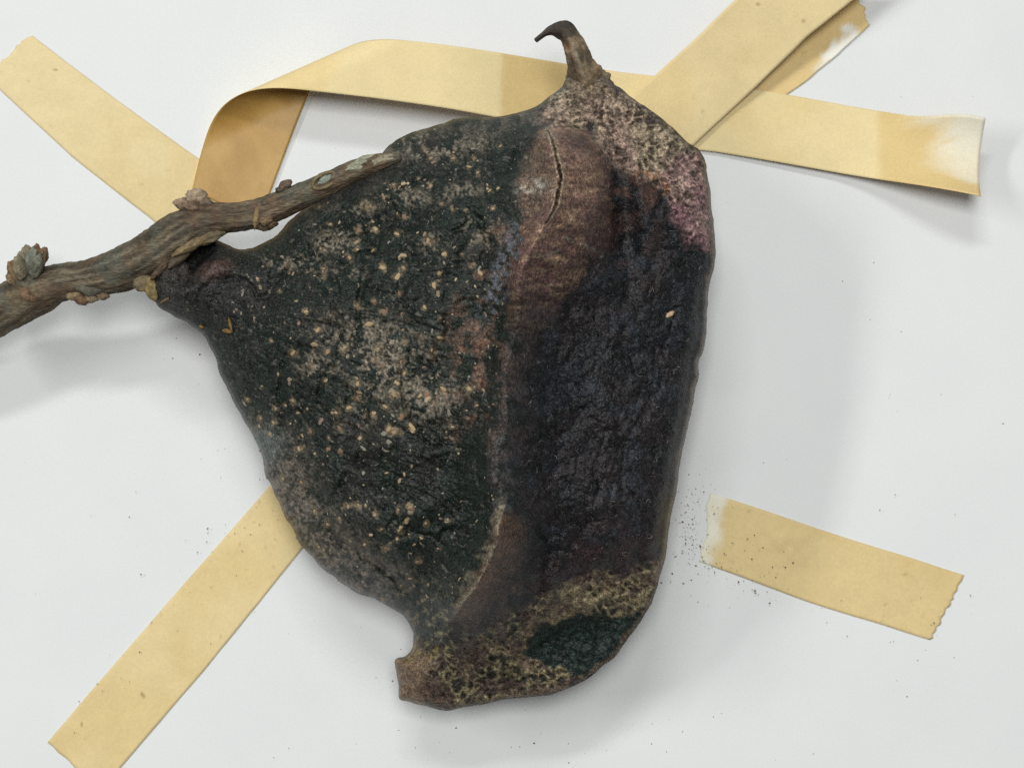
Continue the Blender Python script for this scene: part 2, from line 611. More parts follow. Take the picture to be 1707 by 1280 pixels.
RID = np.array([(140, 975), (190, 935), (218, 917), (255, 926), (290, 931), (345, 925), (380, 905), (450, 868), (560, 852), (700, 838), (800, 838), (850, 842), (872, 832), (905, 830),
                (945, 812), (975, 795), (1010, 770), (1050, 748), (1110, 712), (1200, 680)], float)
RU = np.interp(V, RID[:, 0], RID[:, 1]) + (fbm(V, V * 0, 70, 461, 3) - 0.5) * 34 * S(420, 520, V) * (1 - S(800, 850, V))
ZR = np.interp(V, [100, 150, 230, 330, 480, 650, 800, 900, 1000, 1080, 1200], [235, 262, 345, 405, 428, 432, 420, 395, 335, 240, 170])
side = U - RU
zl = ZR - 0.30 * np.clip(-side, 0, None) - 0.00012 * np.clip(-side, 0, None) ** 2
zr_ = ZR - 0.50 * np.clip(side, 0, None) - 0.0002 * np.clip(side, 0, None) ** 2
soft = 9.0
ztop = -soft * np.logaddexp(-(zl + 6) / soft, -(zr_ + 6) / soft)
ztop = np.where(side < 0, zl, zr_)
ztop = 22 * np.logaddexp(ztop / 22, (ZE + 14) / 22)
right = S(-60, 60, side) * S(180, 330, V) * (1 - S(900, 1040, V) * 0.45)
WE = 165 * (1 - right) + 34 * right
WE = np.where(V < 260, np.minimum(WE, 95 + np.clip(V - 120, 0, 140) * 0.5), WE)
g = np.sqrt(np.clip(1 - (1 - np.clip(Dv / WE, 0, 1)) ** 2, 0, 1))
Z = ZE + (ztop - ZE) * g

# the two valve ridges and the split
vr1 = S(208, 245, V) * (1 - S(440, 570, V))
wid1 = np.interp(V, [210, 260, 380, 480, 570], [42, 78, 108, 130, 120])
pr1 = S(-50, 2, side) ** 1.3 * (1 - S(0.55, 1.25, np.clip(side, 0, None) / wid1))
KEEL = [(903, 220), (918, 208), (945, 202), (975, 215), (1000, 252), (1014, 300), (1018, 350), (1020, 405), (985, 428), (968, 472), (930, 522), (885, 562), (848, 545), (849, 450), (868, 395), (877, 350), (866, 306), (882, 270)]
kd = sdf(KEEL, U, V)
B1 = (1 - S(-26, 16, kd)) * (1 - S(430, 560, V) * 0.75)
vr2 = S(835, 885, V) * (1 - S(985, 1065, V))
wid2 = np.interp(V, [830, 880, 960, 1060], [30, 74, 92, 80])
pr2 = S(-24, 0, side) * np.clip(1 - np.clip(side, 0, None) / (wid2 * 1.25), 0, 1) ** 1.2
B2 = vr2 * pr2
Z = Z + B1 * (16 + 66 * np.where(side > 0, np.clip(1 - side / 120.0, 0, 1), np.exp(-(side / 30.0) ** 2)) * S(205, 235, V) * (1 - 0.75 * S(360, 500, V))) + 46 * B2
# raised rim along the ridge, hollows on either side of it
midr = S(380, 470, V) * (1 - S(985, 1050, V))
Z = Z + (20 + 22 * (fbm(V, V * 0, 60, 471, 3) - 0.4)) * np.exp(-(side / 24.0) ** 2) * midr - 20 * np.exp(-((side + 78) / 46.0) ** 2) * S(300, 420, V) * (1 - S(900, 1000, V))
Z = Z - 36 * np.exp(-((side - 92) / 66.0) ** 2) * S(420, 560, V) * (1 - S(880, 980, V)) * S(20, 110, Dv)
Z = Z - 16 * blob(U, V, 640, 800, 150, 34, -8, 0.9) - 12 * blob(U, V, 720, 950, 34, 90, 20, 0.9)
Z = Z - 26 * blob(U, V, 1036, 350, 22, 95, -4, 0.8)
Z = Z - 15 * blob(U, V, 905, 930, 20, 70, 12, 0.6) - 8 * blob(U, V, 1030, 380, 30, 120, -8, 0.6)
CRK = smooth_poly([(914, 216), (921, 236), (928, 258), (934, 290), (932, 315), (929, 338), (921, 356), (911, 374)], 5, False)
dcr = pdist(CRK, U + 4 * (vn(V, V * 0, 17, 453) - 0.5) + 3.5 * (vn(V, V * 0, 6, 457) - 0.5), V)
crw = np.interp(V, [212, 235, 285, 345, 376], [0.9, 2.6, 4.6, 3.8, 0.9]) * (0.7 + 0.6 * vn(V, V * 0, 9, 451)) * 0.68
crk = (1 - S(0.55, 1.15, dcr / crw)) * S(206, 220, V) * (1 - S(368, 380, V))
Z = Z - 13 * crk + 4 * np.exp(-((dcr - crw * 1.6) / 4.0) ** 2) * S(206, 226, V) * (1 - S(350, 378, V))
# neck of the fruit: hollow beside the twig and the knobs
Z = Z - 30 * blob(U, V, 318, 440, 20, 42, 40, 0.6) + 22 * blob(U, V, 300, 480, 40, 34, 30, 0.8) + 12 * blob(U, V, 395, 440, 40, 22, 10, 0.8) + 14 * blob(U, V, 358, 452, 26, 16, -20, 0.7) + 10 * blob(U, V, 285, 470, 26, 34, 20, 0.7)
# facets toward the lower horn, rim of the apex
Z = Z + 10 * blob(U, V, 1000, 1010, 130, 16, -12, 0.8) 

# crusted areas
TOPC = [(935, 150), (965, 132), (1010, 132), (1080, 184), (1150, 240), (1176, 275), (1160, 318), (1110, 318), (1050, 292), (1010, 258), (985, 222), (930, 205), (900, 190)]
PINK = [(1135, 258), (1170, 260), (1190, 340), (1193, 405), (1180, 425), (1150, 400), (1122, 370), (1115, 320), (1100, 290)]
BOTC = [(655, 1085), (700, 1062), (740, 1062), (800, 1052), (880, 1006), (960, 972), (1040, 950), (1110, 930), (1092, 990), (1070, 1030), (1000, 1120), (900, 1165), (745, 1190), (655, 1170)]
GRN = [(866, 1092), (884, 1066), (905, 1042), (950, 1028), (1000, 1024), (1066, 1025), (1068, 1036), (1054, 1054), (1030, 1084), (1000, 1110), (978, 1126), (955, 1122), (925, 1112), (898, 1102)]
STUB = [(640, 1085), (690, 1070), (716, 1100), (706, 1140), (712, 1200), (640, 1190)]
mtop = pmask(TOPC, U, V, 14, 22, 34, 401)
mpink = pmask(PINK, U, V, 12, 14, 30, 403)
mbot = pmask(BOTC, U, V, 12, 18, 40, 405)
mgrn = pmask(GRN, U, V, 4.5, 13, 14, 407)
mstub = pmask(STUB, U, V, 8, 6, 20, 409)
b1f = 1 - S(-8, 4, kd)
crust = np.clip(mtop + mpink * 0.8 + mbot * (1 - mgrn) * (1 - mstub), 0, 1)
wu = U + 26 * (fbm(U, V, 26, 421, 4, 0.65) - 0.5)
wv = V + 26 * (fbm(U, V, 26, 423, 4, 0.65) - 0.5)
f1, f2 = worley(wu, wv * 1.3, 18, 411)
net = S(0.04, 0.38, f2 - f1)              # 0 on the walls, 1 in the pits
pit = S(0.35, 0.9, net) * S(0.38, 0.62, fbm(U, V, 17, 413, 4))
g1, g2 = worley(wu, wv, 8.5, 415)
lump = 1 - S(0.1, 0.7, g1)
fine = S(6, 40, Dv)
Z = Z + (fbm(U, V, 170, 431, 3) - 0.5) * 44 * fine * S(20, 120, Dv)
Z = Z + (fbm(U, V, 46, 433, 3) - 0.5) * 19 * S(4, 50, Dv)
Z = Z + (fbm(U, V, 14, 435, 3) - 0.5) * 3.6 * S(0, 14, Dv) + (vn(U, V, 4.2, 437) - 0.5) * 1.9 * S(0, 6, Dv)
Z = Z + crust * (3.4 * lump - 4.8 * pit + 5 * (fbm(U, V, 11, 439, 3) - 0.5)) * S(0, 10, Dv)
Z = Z + b1f * (fbm(U * 0.3 + 0.12 * V, V, 7, 523, 3) - 0.5) * 4.5
Z = Z + mgrn * (-1.5 + 5.0 * (fbm(U, V, 9, 441, 3) - 0.3))
# fine wrinkles running from stalk to ridge on the side wall
ang = np.arctan2(V - 470, U - 250)
rad = np.hypot(U - 250, V - 470)
lw = S(20, -30, side) if False else 1 - S(-30, 20, side)
Z = Z + lw * (vn(ang * 150, rad * 0.022, 1.0, 443) - 0.5) * 1.2 * S(10, 60, Dv)
rw = 1 - np.abs(2 * fbm(ang * 62 + 3 * fbm(U, V, 60, 447, 2), rad * 0.011, 1.0, 449, 3) - 1)
Z = Z + lw * (rw - 0.75) * 4.5 * S(8, 70, Dv) * S(90, 220, rad)
rw2 = 1 - np.abs(2 * fbm(U + 0.25 * V, V * 0.22, 24, 455, 3) - 1)
Z = Z + S(10, 60, side) * (rw2 - 0.75) * 3 * S(6, 40, Dv) * (1 - B1)
qx = U + 40 * (fbm(U, V, 70, 463, 2) - 0.5)
qy = V + 40 * (fbm(U, V, 70, 465, 2) - 0.5)
cre = 1 - np.abs(2 * fbm(qx, qy * 0.6, 64, 467, 3) - 1)
Z = Z - S(0.80, 0.98, cre) * (5.0 * lw + 1.2) * S(10, 60, Dv) * (1 - crust) * (1 - b1f)
fur = 1 - np.abs(2 * fbm(qx + 0.2 * V, qy * 0.34, 38, 469, 3) - 1)
Z = Z - S(20, 80, side) * S(0.78, 0.97, fur) * 1.6 * S(12, 50, Dv) * (1 - crust) * (1 - b1f)
# right face: small wart-like roughness
Z = Z + S(0, 40, side) * (1 - B1) * (1 - S(0.1, 0.6, worley(wu, wv, 13, 445)[0])) * 1.4 * S(3, 20, Dv)
# notched right rim
Z = Z - S(80, 160, side) * 3 * np.exp(-((Dv - 13) / 5.0) ** 2) * S(420, 520, V) * (1 - S(930, 990, V))

LEN = []
for (ox, oy), pts in {
    (360, 230): [(1030, 545, 6), (810, 525, 7), (905, 522, 5), (797, 592, 5), (805, 632, 3.5), (1030, 790, 7), (950, 738, 7), (1068, 738, 5), (615, 745, 4), (615, 787, 3.5), (655, 860, 3), (460, 932, 4),
                 (515, 990, 4.6), (655, 1012, 3), (315, 1152, 3.2), (440, 1225, 5.6), (635, 1215, 5.6), (733, 1198, 4.6), (925, 1205, 7.5), (1072, 1163, 5), (875, 1057, 7), (957, 990, 6), (903, 932, 4.5),
                 (805, 955, 6.5), (1043, 887, 6), (1185, 963, 4.5), (1060, 1000, 3), (1300, 665, 6), (1210, 585, 6), (1075, 450, 6), (1030, 432, 3), (955, 340, 4), (855, 390, 6), (1220, 270, 5.5),
                 (1285, 377, 5), (1345, 410, 3.5), (1425, 412, 3.5), (1465, 118, 5), (1440, 165, 4.5), (1490, 197, 4), (1155, 232, 4), (1008, 268, 4), (1190, 65, 4), (1350, 118, 4), (1225, 115, 4),
                 (1400, 662, 4), (1465, 720, 4.5), (1272, 775, 4), (1240, 840, 6), (1170, 1130, 4.5), (1275, 1025, 4), (585, 390, 5), (650, 490, 4), (760, 680, 5), (1070, 670, 5), (1500, 770, 5),
                 (1605, 290, 4), (1620, 50, 3.5), (1575, 400, 3.5), (360, 865, 3), (895, 640, 4), (1490, 1085, 5), (1230, 1210, 4), (1275, 1140, 6), (580, 1090, 6), (1560, 300, 4)],
    (360, 560): [(545, 175, 4.5), (355, 220, 4), (1070, 210, 5), (1030, 265, 5.5), (805, 270, 6), (950, 165, 8), (1050, 150, 5), (1290, 298, 6.5), (1205, 335, 7.5), (1160, 340, 5), (1010, 330, 8),
                 (805, 352, 5), (440, 370, 5), (180, 365, 4), (755, 410, 7), (685, 440, 5), (965, 405, 5.5), (1055, 455, 6), (1245, 385, 4), (1110, 510, 9), (705, 525, 6.5), (895, 450, 3.5), (1345, 520, 4.5),
                 (1345, 590, 4), (980, 530, 7), (1020, 548, 7), (540, 545, 5), (640, 580, 3.5), (820, 580, 5), (710, 655, 5.5), (640, 640, 5), (470, 640, 5.5), (305, 560, 5), (250, 470, 5), (325, 490, 5),
                 (1085, 1055, 5), (1050, 1090, 5), (700, 1040, 5), (635, 1070, 5), (560, 1000, 5.5), (590, 1200, 5), (845, 1185, 5), (1110, 980, 5.5), (965, 1210, 4.5), (1195, 1065, 3.5), (1100, 1130, 3.5),
                 (1030, 1150, 3.5), (765, 1165, 4), (810, 965, 3.5), (1040, 990, 4), (910, 1010, 4), (855, 965, 3.5), (485, 830, 4), (380, 810, 4.5), (340, 415, 3.5), (395, 395, 3.5), (1440, 300, 5), (750, 970, 5)],
    (620, 830): [(198, 132, 5), (160, 185, 4.5), (220, 55, 5), (150, 70, 4), (80, 285, 5), (140, 230, 3), (280, 225, 3.5), (260, 362, 5), (210, 455, 3.5), (220, 515, 3.5), (165, 500, 3), (245, 712, 4.5),
                 (310, 145, 3), (55, 175, 3), (375, 290, 3), (15, 95, 3), (430, 125, 3)]}.items():
    for x, y, s in pts:
        LEN.append((ox + x * 0.2929, oy + y * 0.2929, s))

# ---- albedo
n170 = fbm(U, V, 170, 501, 3)
n60 = fbm(U, V, 60, 503, 4)
n20 = fbm(U, V, 20, 505, 4)
n8 = fbm(U, V, 8, 507, 3)
n4 = vn(U, V, 3.6, 509)
nb = vn(U, V, 3.0, 510)
C = np.tile(lin((31, 42, 35)), (U.size, 1))
C = mixc(C, lin((22, 30, 25)), S(0.45, 0.65, n20) * 0.8)
C = mixc(C, lin((52, 49, 46)), S(0.5, 0.75, n60) * 0.6)
C = mixc(C, lin((100, 100, 90)), S(0.66, 0.9, n4) * S(0.35, 0.7, n20) * 0.8)
# apex face: blue-black and purple-brown mottling
face = S(-30, 30, side + (n20 - 0.5) * 50)
F_ = np.tile(lin((39, 43, 47)), (U.size, 1))
F_ = mixc(F_, lin((58, 50, 52)), S(0.42, 0.66, n60) * 0.7)
F_ = mixc(F_, lin((54, 62, 70)), S(0.50, 0.7, fbm(U, V, 34, 511, 3)) * 0.7)
F_ = mixc(F_, lin((25, 27, 25)), S(0.5, 0.72, fbm(U, V, 16, 513, 3)) * 0.75)
F_ = mixc(F_, lin((92, 94, 98)), S(0.74, 0.95, n4) * 0.45)
F_ = mixc(F_, lin((84, 66, 62)), blob(U, V, 1040, 360, 60, 110, -15, 0.7) * S(0.35, 0.6, n20) * 0.8)
F_ = mixc(F_, lin((74, 54, 56)), blob(U, V, 1010, 930, 90, 50, -15, 0.7) * S(0.35, 0.6, n20) * 0.8)
C = C * (1 - face[:, None]) + F_ * face[:, None]
C = C * (0.62 - 0.10 * face)[:, None]
# grey-beige scurf on the side wall
sc = 0
for (a, b, ru, rv, an, k) in [(640, 600, 95, 55, 25, .95), (700, 650, 80, 40, 15, .9), (555, 405, 30, 17, 5, .95), (680, 328, 34, 16, 10, .8), (770, 320, 36, 14, -12, .8), (490, 438, 50, 14, 5, .75),
                              (745, 248, 70, 18, -8, .7), (600, 352, 30, 10, -15, .7), (720, 405, 22, 14, 0, .8), (580, 455, 36, 10, -5, .6), (550, 560, 25, 18, 0, .6), (530, 610, 40, 22, 30, .7),
                              (800, 380, 30, 30, 0, .6), (610, 545, 18, 10, 0, .6), (660, 245, 60, 14, -25, .6), (590, 690, 40, 20, 30, .4)]:
    sc = np.maximum(sc, k * blob(U, V, a, b, ru, rv, an, 0.75))
sc = np.clip(sc * S(0.47, 0.555, 0.4 * n20 + 0.35 * n8 + 0.25 * n4) * 1.2, 0, 1) * (1 - face)
C = mixc(C, lin((116, 108, 94)), sc * (0.55 + 0.45 * S(0.3, 0.7, n4)))
# crusty, broken skirts round the lenticels
for lu, lv, ls in LEN:
    k_ = (np.abs(U - lu) < 34) & (np.abs(V - lv) < 34)
    if not k_.any():
        continue
    an_ = (lu * 7.3 + lv * 3.1) % 3.14
    dx_, dy_ = U[k_] - lu, V[k_] - lv
    xx_ = dx_ * math.cos(an_) + dy_ * math.sin(an_)
    yy_ = -dx_ * math.sin(an_) + dy_ * math.cos(an_)
    rr_ = np.hypot(xx_ * 0.75, yy_) / (ls * (0.75 + 0.75 * ((lu * 1.7 + lv) % 1)))
    m_ = (1 - S(0.55, 1.25, rr_ + (n8[k_] - 0.5) * 1.6 + (n4[k_] - 0.5) * 1.2)) * (0.25 + 0.45 * ((lu * 2.3 + lv * 1.1) % 1))
    C[k_] = mixc(C[k_], lin((126, 112, 90)), m_)
# rusty band beside the ridge
rb = blob(U, V, 795, 600, 42, 120, 0, 0.7) * S(0.42, 0.62, n20)
rb = np.maximum(rb, blob(U, V, 815, 455, 28, 80, 20, 0.7) * S(0.45, 0.62, n20) * 0.8)
C = mixc(C, lin((100, 78, 66)), rb * 0.7)
C = mixc(C, lin((116, 82, 64)), rb * S(0.62, 0.72, n8) * 0.8)
gb = blob(U, V, 845, 440, 20, 95, 22, 0.6) * S(0.4, 0.6, n8)
C = mixc(C, lin((112, 116, 124)), gb * 0.55)
gb2 = blob(U, V, 836, 800, 16, 90, 0, 0.7)
C = mixc(C, lin((86, 88, 88)), gb2 * S(0.35, 0.65, n8) * 0.65)
# grey-brown weathered margin at lower left
mg = (1 - S(18, 105, Dv)) * S(660, 790, V) * (1 - S(1000, 1050, V)) * (1 - S(-160, -90, side))
C = mixc(C, lin((112, 103, 92)), mg * S(0.38, 0.60, 0.35 * n20 + 0.35 * n8 + 0.3 * n4) * 0.95)
C = mixc(C, lin((86, 98, 94)), blob(U, V, 436, 745, 26, 34, 55, 0.7) * 0.7)
tm = (1 - S(6, 60, Dv)) * (1 - S(330, 400, V)) * (1 - face) * S(0.4, 0.6, n20)
C = mixc(C, lin((88, 84, 74)), tm * 0.6)
# dark neck with a mauve knob
C = mixc(C, lin((40, 37, 38)), blob(U, V, 330, 470, 90, 80, 20, 0.6) * 0.6)
C = mixc(C, lin((92, 72, 66)), blob(U, V, 358, 450, 28, 14, -20, 0.7) * 0.7)
C = mixc(C, lin((58, 56, 52)), blob(U, V, 285, 465, 20, 28, 10, 0.7) * 0.7)
# valve ridges
fib = fbm(U * 0.35 + 0.2 * V, V, 7, 521, 3)
b1 = (1 - S(-5, 5, kd + (n20 - 0.5) * 26 + (n8 - 0.5) * 12)) * (1 - S(430, 540, V) * 0.8) * (1 - 0.5 * S(50, 105, side + (n20 - 0.5) * 50))
R1 = np.tile(lin((126, 98, 84)), (U.size, 1))
R1 = mixc(R1, lin((102, 76, 70)), S(0.4, 0.65, n60))
R1 = mixc(R1, lin((146, 122, 98)), S(0.52, 0.68, fib) * 0.7)
R1 = mixc(R1, lin((76, 56, 50)), S(0.52, 0.66, fbm(U * 0.4 - 0.15 * V, V, 11, 525, 3)) * 0.6)
R1 = mixc(R1, lin((66, 46, 46)), blob(U, V, 965, 240, 34, 14, 25, 0.7) * 0.8)
C = C * (1 - b1[:, None]) + R1 * b1[:, None]
C = mixc(C, lin((100, 86, 74)), blob(U, V, 893, 300, 26, 60, 12, 0.6) * 0.8 * (side < 10) * S(0.25, 0.5, n20))
C = mixc(C, lin((150, 146, 134)), blob(U, V, 893, 313, 30, 13, 3, 0.7) * S(0.42, 0.62, n8) * (side < 6) * 0.9)
C = mixc(C, lin((158, 142, 120)), np.exp(-((dcr - crw * 1.35) / 2.6) ** 2) * S(206, 226, V) * (1 - S(350, 378, V)) * 0.8)
C = mixc(C, lin((68, 53, 42)) * (0.5 + n8[:, None]), crk)
C = mixc(C, lin((150, 138, 124)), np.exp(-(pdist([(912, 385), (935, 395), (965, 402), (1000, 425)], U, V) / 4.0) ** 2) * S(0.4, 0.6, n8) * 0.7)
C = mixc(C, lin((132, 118, 108)), np.exp(-(pdist([(885, 425), (905, 428), (930, 418)], U, V) / 3.0) ** 2) * 0.6)
C = mixc(C, lin((84, 72, 68)), S(-25, 0, side) * (1 - S(20, 62, side + (n20 - 0.5) * 40)) * S(500, 560, V) * (1 - S(800, 860, V)) * S(0.35, 0.6, n20) * 0.38)
lip = np.exp(-(pdist([(906, 226), (910, 217), (922, 209), (938, 204), (956, 202)], U, V) / 2.6) ** 2)
C = mixc(C, lin((152, 136, 116)), lip * S(0.3, 0.55, n8) * 0.8)
b2 = S(0.10, 0.5, B2 + (n20 - 0.5) * 0.5 + (n8 - 0.5) * 0.35) * (1 - 0.9 * S(12, 66, side + (n20 - 0.5) * 40)) * S(-22, -4, side)
R2 = np.tile(lin((86, 66, 55)), (U.size, 1))
R2 = mixc(R2, lin((64, 54, 50)), S(10, 80, side) * 0.9)
R2 = mixc(R2, lin((104, 82, 64)), S(0.5, 0.7, fib) * 0.5)
C = C * (1 - b2[:, None]) + R2 * b2[:, None]
CR2 = [(858, 828), (836, 862), (830, 880), (831, 905), (814, 938), (800, 965), (778, 995), (757, 1030)]
dc2 = pdist(CR2, U, V)
cw = np.interp(V, [825, 850, 900, 930, 960, 1040], [4, 18, 34, 40, 28, 8])
crest = S(-cw, -cw * 0.35, side + (n20 - 0.5) * 34) * (1 - S(-1.5, 3.0, side + (n8 - 0.5) * 9)) * S(822, 845, V) * (1 - S(1000, 1045, V))
C = mixc(C, lin((120, 113, 96)), crest * S(0.30, 0.56, 0.5 * n8 + 0.5 * n20) * 0.85)
# brown shoulder under the lower ridge
C = mixc(C, lin((80, 62, 56)), blob(U, V, 830, 1010, 70, 26, -25, 0.8) * S(0.35, 0.6, n20) * 0.6)
# crusts
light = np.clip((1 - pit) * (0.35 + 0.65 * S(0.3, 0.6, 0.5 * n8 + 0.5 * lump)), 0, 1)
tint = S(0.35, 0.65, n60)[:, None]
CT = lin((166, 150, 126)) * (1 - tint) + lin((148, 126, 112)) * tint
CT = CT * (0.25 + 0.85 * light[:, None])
C = C * (1 - mtop[:, None] * 0.92) + CT * mtop[:, None] * 0.92
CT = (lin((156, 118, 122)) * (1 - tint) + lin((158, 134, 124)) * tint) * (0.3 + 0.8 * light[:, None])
C = C * (1 - mpink[:, None] * 0.8) + CT * mpink[:, None] * 0.8
og = np.maximum(blob(U, V, 1075, 292, 26, 9, 8, 0.6), blob(U, V, 1104, 314, 14, 9, 0, 0.6)) * S(0.4, 0.6, n8)
C = mixc(C, lin((140, 92, 60)), og * 0.6)
C = mixc(C, lin((88, 62, 52)), blob(U, V, 1060, 320, 40, 18, 20, 0.7) * S(0.4, 0.6, n20) * 0.6)
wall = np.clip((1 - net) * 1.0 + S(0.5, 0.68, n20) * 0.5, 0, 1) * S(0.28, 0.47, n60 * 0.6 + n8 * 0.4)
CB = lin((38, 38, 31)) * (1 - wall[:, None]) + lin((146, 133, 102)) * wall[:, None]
CB = mixc(CB, lin((88, 72, 66)), S(0.42, 0.62, fbm(U, V, 22, 531, 4)) * 0.7)
C = C * (1 - mbot[:, None] * 0.9) + CB * mbot[:, None] * 0.9
edge_b = np.exp(-(pdist([(885, 1068), (935, 1020), (985, 990), (1030, 985), (1080, 1000)], U, V) / 15) ** 2)
C = mixc(C, lin((138, 125, 98)), edge_b * S(0.35, 0.6, n8) * 0.75)
CG = np.tile(lin((26, 36, 33)), (U.size, 1))
CG = mixc(CG, lin((38, 53, 46)), S(0.45, 0.7, n8) * 0.7)
C = C * (1 - mgrn[:, None]) + CG * mgrn[:, None]
CS = lin((114, 94, 74)) * (0.72 + 0.5 * fbm(U * 0.3, V, 12, 541, 3)[:, None])
C = C * (1 - mstub[:, None]) + CS * mstub[:, None]
C = mixc(C, lin((138, 124, 66)), blob(U, V, 706, 1088, 26, 12, -15, 0.7) * S(0.35, 0.6, n8) * 0.8)
C = mixc(C, lin((74, 54, 46)), blob(U, V, 728, 1152, 22, 18, 0, 0.7) * 0.8)
# brown rim along the right and bottom edge
rim = (1 - S(3, 10, Dv + (n20 - 0.5) * 14)) * S(40, 120, side) * S(230, 300, V)
C = mixc(C, lin((96, 82, 68)), rim * 0.75)
# horn base: smooth brown-grey
C = mixc(C, lin((118, 104, 86)), blob(U, V, 978, 140, 36, 26, 20, 0.6) * 0.85)
nk = blob(U, V, 715, 1035, 60, 50, 60, 0.8)
C = mixc(C, lin((34, 40, 35)), nk * S(0.4, 0.6, n20) * 0.7)
C = mixc(C, lin((118, 110, 86)), nk * S(0.58, 0.66, n8) * 0.7)
# tiny specks everywhere
C = mixc(C, lin((132, 122, 102)), S(0.90, 0.98, nb) * 0.55 * (1 - face) * S(0.3, 0.6, n60))
C = C * (0.72 + 0.56 * vn(U, V, 4.4, 551))[:, None]
C = np.clip(C, 0.004, 0.9)

# ---- build top + underside, then split into parts with shared normals
belly = np.maximum(ZE - (ZE - 7) * np.sqrt(np.clip(1 - (1 - np.clip(Dv / 190, 0, 1)) ** 2, 0, 1)), 7)
PT = W(U, V, Z)
f_ = 1 - ZE / H
PB = np.stack([(U - CX) * f_ * K, -(V - CY) * f_ * K, belly * K], -1)
nT = len(U)
bid = np.arange(nT) + nT
bid[B] = np.arange(nT)[B]
VA = np.concatenate([PT, PB])
CA = np.concatenate([C, np.tile(lin((70, 64, 56)), (nT, 1)) * (0.7 + 0.6 * n20[:, None])])
ci, cj = np.nonzero(cell)
q4 = np.stack([vid[ci, cj], vid[ci, cj + 1], vid[ci + 1, cj + 1], vid[ci + 1, cj]], 1)
qb = bid[q4][:, ::-1]
FA = np.concatenate([q4, qb])
fn = np.cross(VA[FA[:, 2]] - VA[FA[:, 0]], VA[FA[:, 3]] - VA[FA[:, 1]])
VN = np.zeros_like(VA)
for k in range(4):
    np.add.at(VN, FA[:, k], fn)
if VN[:nT, 2].mean() < 0:
    FA = FA[:, ::-1]
    VN = -VN
VN /= np.linalg.norm(VN, axis=1, keepdims=True) + 1e-20

fu, fv = U[q4].mean(1), V[q4].mean(1)
fs = side[q4].mean(1)
fB1, fB2 = B1[q4].mean(1), B2[q4].mean(1)
lab = np.zeros(len(FA), int)
reg = np.where((fs > 0) & (fv > 205) & (fv < 1075), 1, 0)
reg[(kd[q4].mean(1) < 0) & (fv < 470)] = 2
reg[fB2 > 0.42] = 3
reg[mbot[q4].mean(1) > 0.5] = 4
reg[mtop[q4].mean(1) > 0.5] = 5
reg[mgrn[q4].mean(1) > 0.5] = 6
reg[mstub[q4].mean(1) > 0.5] = 7
lab[:len(q4)] = reg
fruit = None
names = {0: ('fruit', None), 1: ('apex_face', 'blue-black rough end face of the fruit'), 2: ('valve_ridge', 'brown upper ridge with a dark split'),
         3: ('valve_ridge', 'brown lower ridge with a pale crest'), 4: ('corky_crust', 'olive and dark netted crust at the lower end'),
         5: ('corky_crust', 'pale beige pitted crust below the upper horn'), 6: ('skin_patch', 'dark green bare patch at the bottom'),
         7: ('horn', 'short broken brown horn stub')}
for r in range(8):
    fs_ = FA[lab == r]
    if not len(fs_):
        continue
    ids, inv = np.unique(fs_, return_inverse=True)
    o = mesh_obj(names[r][0], VA[ids], inv.reshape(-1, 4), M_SKIN, thing if r == 0 else fruit, CA[ids], VN[ids])
    if names[r][1]:
        o['label'] = names[r][1]
    if r == 0:
        fruit = o
        o['label'] = 'dark green-black dried fruit dotted with tan lenticels'


def surf(u, v):
    i = int(np.clip(round((u - gu[0]) / STEP), 0, len(gu) - 1))
    j = int(np.clip(round((v - gv[0]) / STEP), 0, len(gv) - 1))
    k = vid[i, j]
    if k < 0:
        return None
    return PT[k], VN[k], Z[k]


# ------------------------------------------------------------------ lenticels
LM = [plain_mat('lenticel_cork', (182, 160, 124), 0.75, 0.3, 2500), plain_mat('lenticel_cork', (162, 140, 110), 0.75, 0.3, 2500), plain_mat('lenticel_cork', (140, 114, 94), 0.75, 0.35, 2500)]


def wart_mesh(mat, seed):
    r = np.random.default_rng(seed)
    n = 9
    vs_, fs_ = [], []
    for k, (rr, z) in enumerate([(1.0, -0.35), (0.82, 0.25), (0.42, 0.55)]):
        for i in range(n):
            a = 2 * math.pi * i / n + 0.2 * k
            q_ = rr * (0.62 + 0.6 * r.random())
            vs_.append((q_ * math.cos(a), q_ * math.sin(a), z * (0.6 + 0.7 * r.random())))
    vs_.append((0, 0, 0.5))
    for k in range(2):
        for i in range(n):
            j = (i + 1) % n
            fs_.append((k * n + i, k * n + j, (k + 1) * n + j, (k + 1) * n + i))
    for i in range(n):
        fs_.append((2 * n + i, 2 * n + (i + 1) % n, 3 * n))
    me = bpy.data.meshes.new('lenticel')
    me.from_pydata(vs_, [], fs_)
    me.materials.append(mat)
    me.polygons.foreach_set('use_smooth', np.ones(len(fs_), bool))
    return me


from mathutils import Vector, Matrix
WART = [wart_mesh(LM[k % 3], 60 + k) for k in range(9)]
rg = np.random.default_rng(15)
for u, v, s in LEN:
    h = surf(u, v)
    if h is None:
        continue
    pt, nn, zz = h
    o = bpy.data.objects.new('lenticel', WART[int(rg.choice(9, p=[.16, .1, .05, .16, .1, .05, .18, .12, .08]))])
    COL.objects.link(o)
    o.parent = fruit
    qn = Vector(nn).to_track_quat('Z', 'Y')
    el = 1.0 + 0.5 * rg.random()
    sp = Matrix.Rotation(rg.random() * 6.28, 4, 'Z')
    s = s * 0.74
    o.matrix_world = Matrix.Translation(Vector(pt)) @ qn.to_matrix().to_4x4() @ sp @ Matrix.Diagonal((s * K * el, s * K * rg.uniform(0.7, 1.0), s * K * 0.5, 1))

